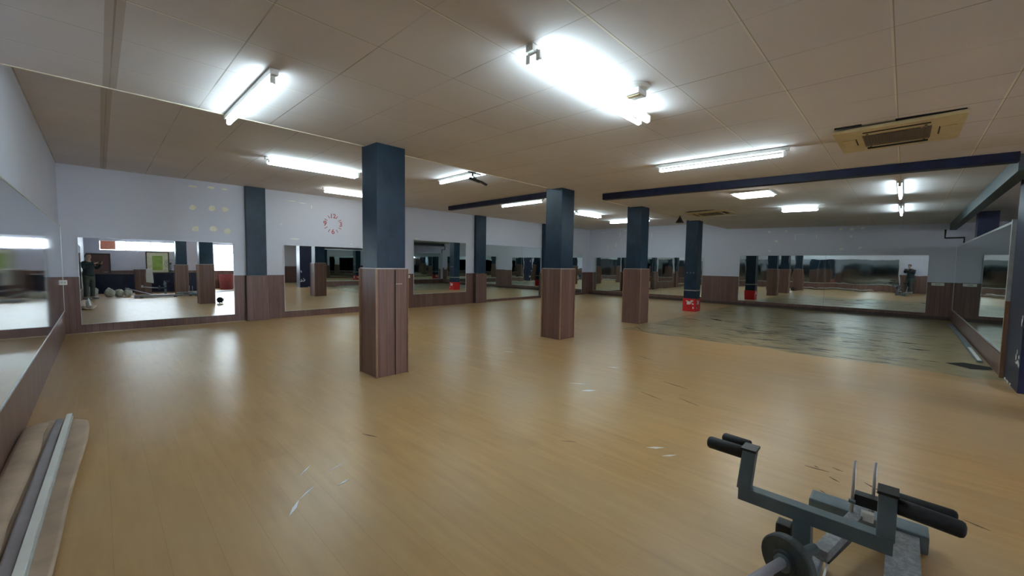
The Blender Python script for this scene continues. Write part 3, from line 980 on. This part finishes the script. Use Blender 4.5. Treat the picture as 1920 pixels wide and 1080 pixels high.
MB().box(-.42, .42, -.028, 0, -.52, .52).go('mount', simple('cream_mount', (.75, .78, .55), .6), t)
mb = MB()
mb.box(-.47, -.42, -.028, .02, -.57, .57).box(.42, .47, -.028, .02, -.57, .57).box(-.42, .42, -.028, .02, .52, .57).box(-.42, .42, -.028, .02, -.57, -.52)
mb.go('frame', M['wood_dark'], t)
MB().box(-.22, .20, .001, .006, -.42, .36).go('print', simple('green_print', (.36, .55, .12), .6, var=.2, scale=4), t)
# white plastic sacks on the floor by the photographer
def sack(x, y, sx, sy, sz, label):
    bm = bmesh.new()
    bmesh.ops.create_icosphere(bm, subdivisions=3, radius=1)
    for v in bm.verts:
        n = v.co.copy()
        k = 1 + .10 * math.sin(5 * n.x + x * 9) * math.cos(4 * n.y) + .07 * math.sin(9 * n.z + n.x * 6)
        v.co = Vector((n.x * sx * k, n.y * sy * k, max(-.82, n.z) * sz * k + sz * .9))
    zm = min(v.co.z for v in bm.verts)
    for v in bm.verts:
        v.co.z -= zm
    o = mesh_obj('plastic_sack', bm, M['sack'], None, True)
    o.location = (x, y, 0)
    return tag(o, label, 'sack', 'white plastic sacks behind the camera')
M['sack'] = simple('white_sack', (.62, .63, .55), .4, var=.12, scale=12)
sack(.25, -1.15, .16, .20, .20, 'crumpled white sack beside the photographer, seen in the left mirror')
sack(.55, -1.30, .15, .18, .17, 'white sack second from the photographer in the left mirror')
sack(.82, -1.15, .13, .16, .19, 'white sack nearest the wooden desk in the left mirror')
sack(-.25, -2.2, .18, .2, .22, 'white sack against the left wall behind the photographer')
# panels leaning and lying under the large window
tag(MB().bar((3.75, -2.8, .02), (4.8, -3.6, .02), .9, .02).go('white_board', M['white']), 'white board lying on the floor below the large window', 'board')
tag(MB().bar((3.1, -2.0, .012), (3.6, -2.5, .012), .6, .02).go('exercise_mat', simple('blue_mat', (.06, .38, .60), .6)), 'bright blue mat on the floor, seen in the left mirror', 'mat')
t = thing('storage_bin', 'pink storage bin standing under the large window', 'bin', (5.0, -5.2, 0))
MB().lathe([(.02, 0), (.30, 0), (.36, .85), (.37, .86), (.34, .86), (.28, .03), (.02, .03)], (0, 0, 0), (0, 0, 1), 24).go('tub', simple('pink_plastic', (.55, .16, .22), .5), t, True)
# bars of a grey rack on the counter
t = thing('fan', 'black standing fan on the counter by the rear column', 'fan', (2.55, -4.7, .98))
MB().lathe([(.14, 0), (.14, .02), (.02, .03), (.015, .25)], (0, 0, 0), (0, 0, 1), 20).go('base', M['black'], t)
mb = MB()
for rr in (.22, .15, .08):
    pts = [(rr * math.cos(2 * PI * k / 28), .05, .45 + rr * math.sin(2 * PI * k / 28)) for k in range(29)]
    mb.tube(pts, .006, 6, False)
for k in range(10):
    a = 2 * PI * k / 10
    mb.bar((.03 * math.cos(a), .055, .45 + .03 * math.sin(a)), (.22 * math.cos(a), .05, .45 + .22 * math.sin(a)), .004, .004, upv=(0, 1, 0), bev=0)
mb.tube([(0, -.05, .45), (0, .05, .45)], .04, 12)
mb.go('cage', M['black'], t)
MB().tube([(0, 0, .25), (0, -.02, .45)], .012, 8).go('neck', M['black'], t)

# ============================================================ THE PHOTOGRAPHER (only seen in the mirrors)
def skin(name, chains, mat, parent, root=0, sub=2):
    "chains: list of lists of (co, radius); equal points are shared"
    vs_, rs, es, key = [], [], [], {}
    for ch in chains:
        prev = None
        for co, r in ch:
            k = tuple(round(c, 4) for c in co)
            if k not in key:
                key[k] = len(vs_)
                vs_.append(co); rs.append(r)
            i = key[k]
            if prev is not None and prev != i:
                es.append((prev, i))
            prev = i
    me = bpy.data.meshes.new(name)
    me.from_pydata(vs_, es, [])
    o = bpy.data.objects.new(name, me)
    COL.objects.link(o)
    md = o.modifiers.new('skin', 'SKIN')
    for i, sv in enumerate(me.skin_vertices[0].data):
        r = rs[i]
        sv.radius = r if isinstance(r, tuple) else (r, r)
        sv.use_root = (i == root)
    ms = o.modifiers.new('sub', 'SUBSURF')
    ms.levels = ms.render_levels = sub
    bpy.context.view_layer.update()
    me2 = bpy.data.meshes.new_from_object(o.evaluated_get(bpy.context.evaluated_depsgraph_get()))
    bpy.data.objects.remove(o)
    me2.materials.clear(); me2.materials.append(mat)
    for p in me2.polygons:
        p.use_smooth = True
    o2 = bpy.data.objects.new(name, me2)
    link(o2, parent)
    return o2

M['skin'] = simple('skin', (.50, .30, .22), .5, var=.06)
M['jacket'] = simple('dark_teal_jacket', (.02, .035, .042), .75, var=.2)
M['trousers'] = simple('olive_grey_trousers', (.07, .085, .08), .8, var=.15)
M['shoe'] = simple('grey_shoe', (.35, .36, .36), .6)
M['hair'] = simple('short_grey_hair', (.09, .08, .075), .8)
per = thing('person', 'person in dark jacket and grey trousers holding up a phone, seen in the mirrors', 'person', (-.30, -.27, 0))
per.rotation_euler.z = YAW
# local frame: +x forward, +y left
hL, hR = (.355, .00, 1.425), (.365, -.165, 1.43)
body = skin('body', [
    [((0, 0, .95), (.13, .155)), ((0, 0, 1.12), (.105, .14)), ((0, 0, 1.30), (.12, .165)), ((-.01, 0, 1.43), (.08, .12)), ((0, 0, 1.50), .058), ((.015, 0, 1.56), .055), ((.03, 0, 1.62), (.085, .072)), ((.025, 0, 1.70), (.088, .07)), ((.02, 0, 1.745), (.05, .045))],
    [((0, 0, .95), .13), ((0, .10, .88), .09), ((.01, .115, .50), .058), ((-.01, .12, .12), .042), ((0, .12, .06), .045), ((.12, .13, .035), .038)],
    [((0, 0, .95), .13), ((0, -.10, .88), .09), ((.01, -.115, .50), .058), ((-.01, -.12, .12), .042), ((0, -.12, .06), .045), ((.12, -.13, .035), .038)],
    [((-.01, 0, 1.43), .1), ((-.01, .175, 1.41), .055), ((.07, .24, 1.18), .043), ((.26, .08, 1.36), .030), ((.315, .02, 1.40), .024), (hL, (.020, .036))],
    [((-.01, 0, 1.43), .1), ((-.01, -.175, 1.41), .055), ((.07, -.26, 1.18), .043), ((.27, -.20, 1.36), .030), ((.325, -.175, 1.40), .024), (hR, (.020, .036))],
], M['skin'], per)
# hands: fingers rooted in the palm, closed behind the phone
def fingers(h, side):
    x, y, z = h
    for k in range(4):
        zz = z + .028 - k * .019
        L = (.030, .034, .032, .026)[k]
        skin('finger', [[((x - .004, y, zz), .0085), ((x + .014, y - side * .018, zz + .004), .0082), ((x + .020, y - side * (.018 + L * .6), zz + .003), .0075), ((x + .008, y - side * (.018 + L), zz), .0065)]], M['skin'], per, 0, 1)
    skin('thumb', [[((x - .012, y, z - .01), .010), ((x - .020, y - side * .020, z + .012), .0092), ((x - .014, y - side * .042, z + .020), .0078)]], M['skin'], per, 0, 1)
fingers((hL[0], hL[1] + .012, hL[2]), 1)
fingers((hR[0], hR[1] - .012, hR[2]), -1)
# face
MB().lathe([(.004, 0), (.012, .008), (.016, .02), (.008, .035)], (.115, 0, 1.645), (-.3, 0, -1), 8).go('nose', M['skin'], per, True)
MB().bar((.108, -.024, 1.585), (.108, .024, 1.585), .008, .010).go('mouth', simple('lips', (.36, .14, .12), .5), per)
for s_ in (-1, 1):
    MB().lathe([(.002, -.011), (.009, -.006), (.011, 0), (.009, .006), (.002, .011)], (.100, s_ * .031, 1.655), (0, 0, 1), 10).go('eye', M['black'], per, True)
    MB().lathe([(.004, -.03), (.014, -.018), (.018, .004), (.016, .02), (.004, .03)], (.02, s_ * .080, 1.64), (0, 0, 1), 10).go('ear', M['skin'], per, True)
bm = bmesh.new()
bmesh.ops.create_uvsphere(bm, u_segments=20, v_segments=12, radius=1)
for v in list(bm.verts):
    if v.co.z < -.15 + v.co.x * .75:
        bm.verts.remove(v)
for v in bm.verts:
    v.co = Vector((v.co.x * .112 + .012, v.co.y * .09, v.co.z * .115 + 1.672))
mesh_obj('hair', bm, M['hair'], per, True)
# clothing
skin('jacket', [
    [((0, 0, .86), (.175, .205)), ((0, 0, .98), (.165, .195)), ((0, 0, 1.12), (.135, .17)), ((0, 0, 1.30), (.145, .19)), ((-.01, 0, 1.43), (.095, .13)), ((-.005, 0, 1.495), .07)],
    [((-.01, 0, 1.43), .1), ((-.01, .18, 1.41), .075), ((.07, .245, 1.18), .060), ((.26, .085, 1.355), .042), ((.29, .05, 1.38), .038)],
    [((-.01, 0, 1.43), .1), ((-.01, -.18, 1.41), .075), ((.07, -.265, 1.18), .060), ((.27, -.205, 1.355), .042), ((.30, -.19, 1.38), .038)],
], M['jacket'], per)
skin('trousers', [
    [((0, 0, .98), (.14, .17)), ((0, 0, .90), (.14, .165))],
    [((0, 0, .90), .14), ((0, .10, .82), .105), ((.01, .12, .50), .080), ((-.01, .125, .14), .066), ((-.01, .125, .10), .064)],
    [((0, 0, .90), .14), ((0, -.10, .82), .105), ((.01, -.12, .50), .080), ((-.01, -.125, .14), .066), ((-.01, -.125, .10), .064)],
], M['trousers'], per)
for s_ in (-1, 1):
    MB().box(-.09, .19, s_ * .13 - .045, s_ * .13 + .045, .0, .075, .025).box(-.09, .06, s_ * .13 - .042, s_ * .13 + .042, .05, .11, .02).go('shoe', M['shoe'], per, True)
# the phone: its lens is where the picture is taken from
ph = thing('phone', 'black phone held out in both hands, seen in the mirrors', 'phone', tuple(Vector((0, 0, CAMZ)) - fw * .030 - rt * 0.0))
ph.rotation_euler.z = YAW
MB().box(-.006, .004, -.145, .025, -.055, .022, .003).go('phone_body', M['black'], ph)
MB().lathe([(.007, 0), (.007, .003)], (.004, .012, .010), (1, 0, 0), 12).go('lens_ring', M['chrome'], ph)
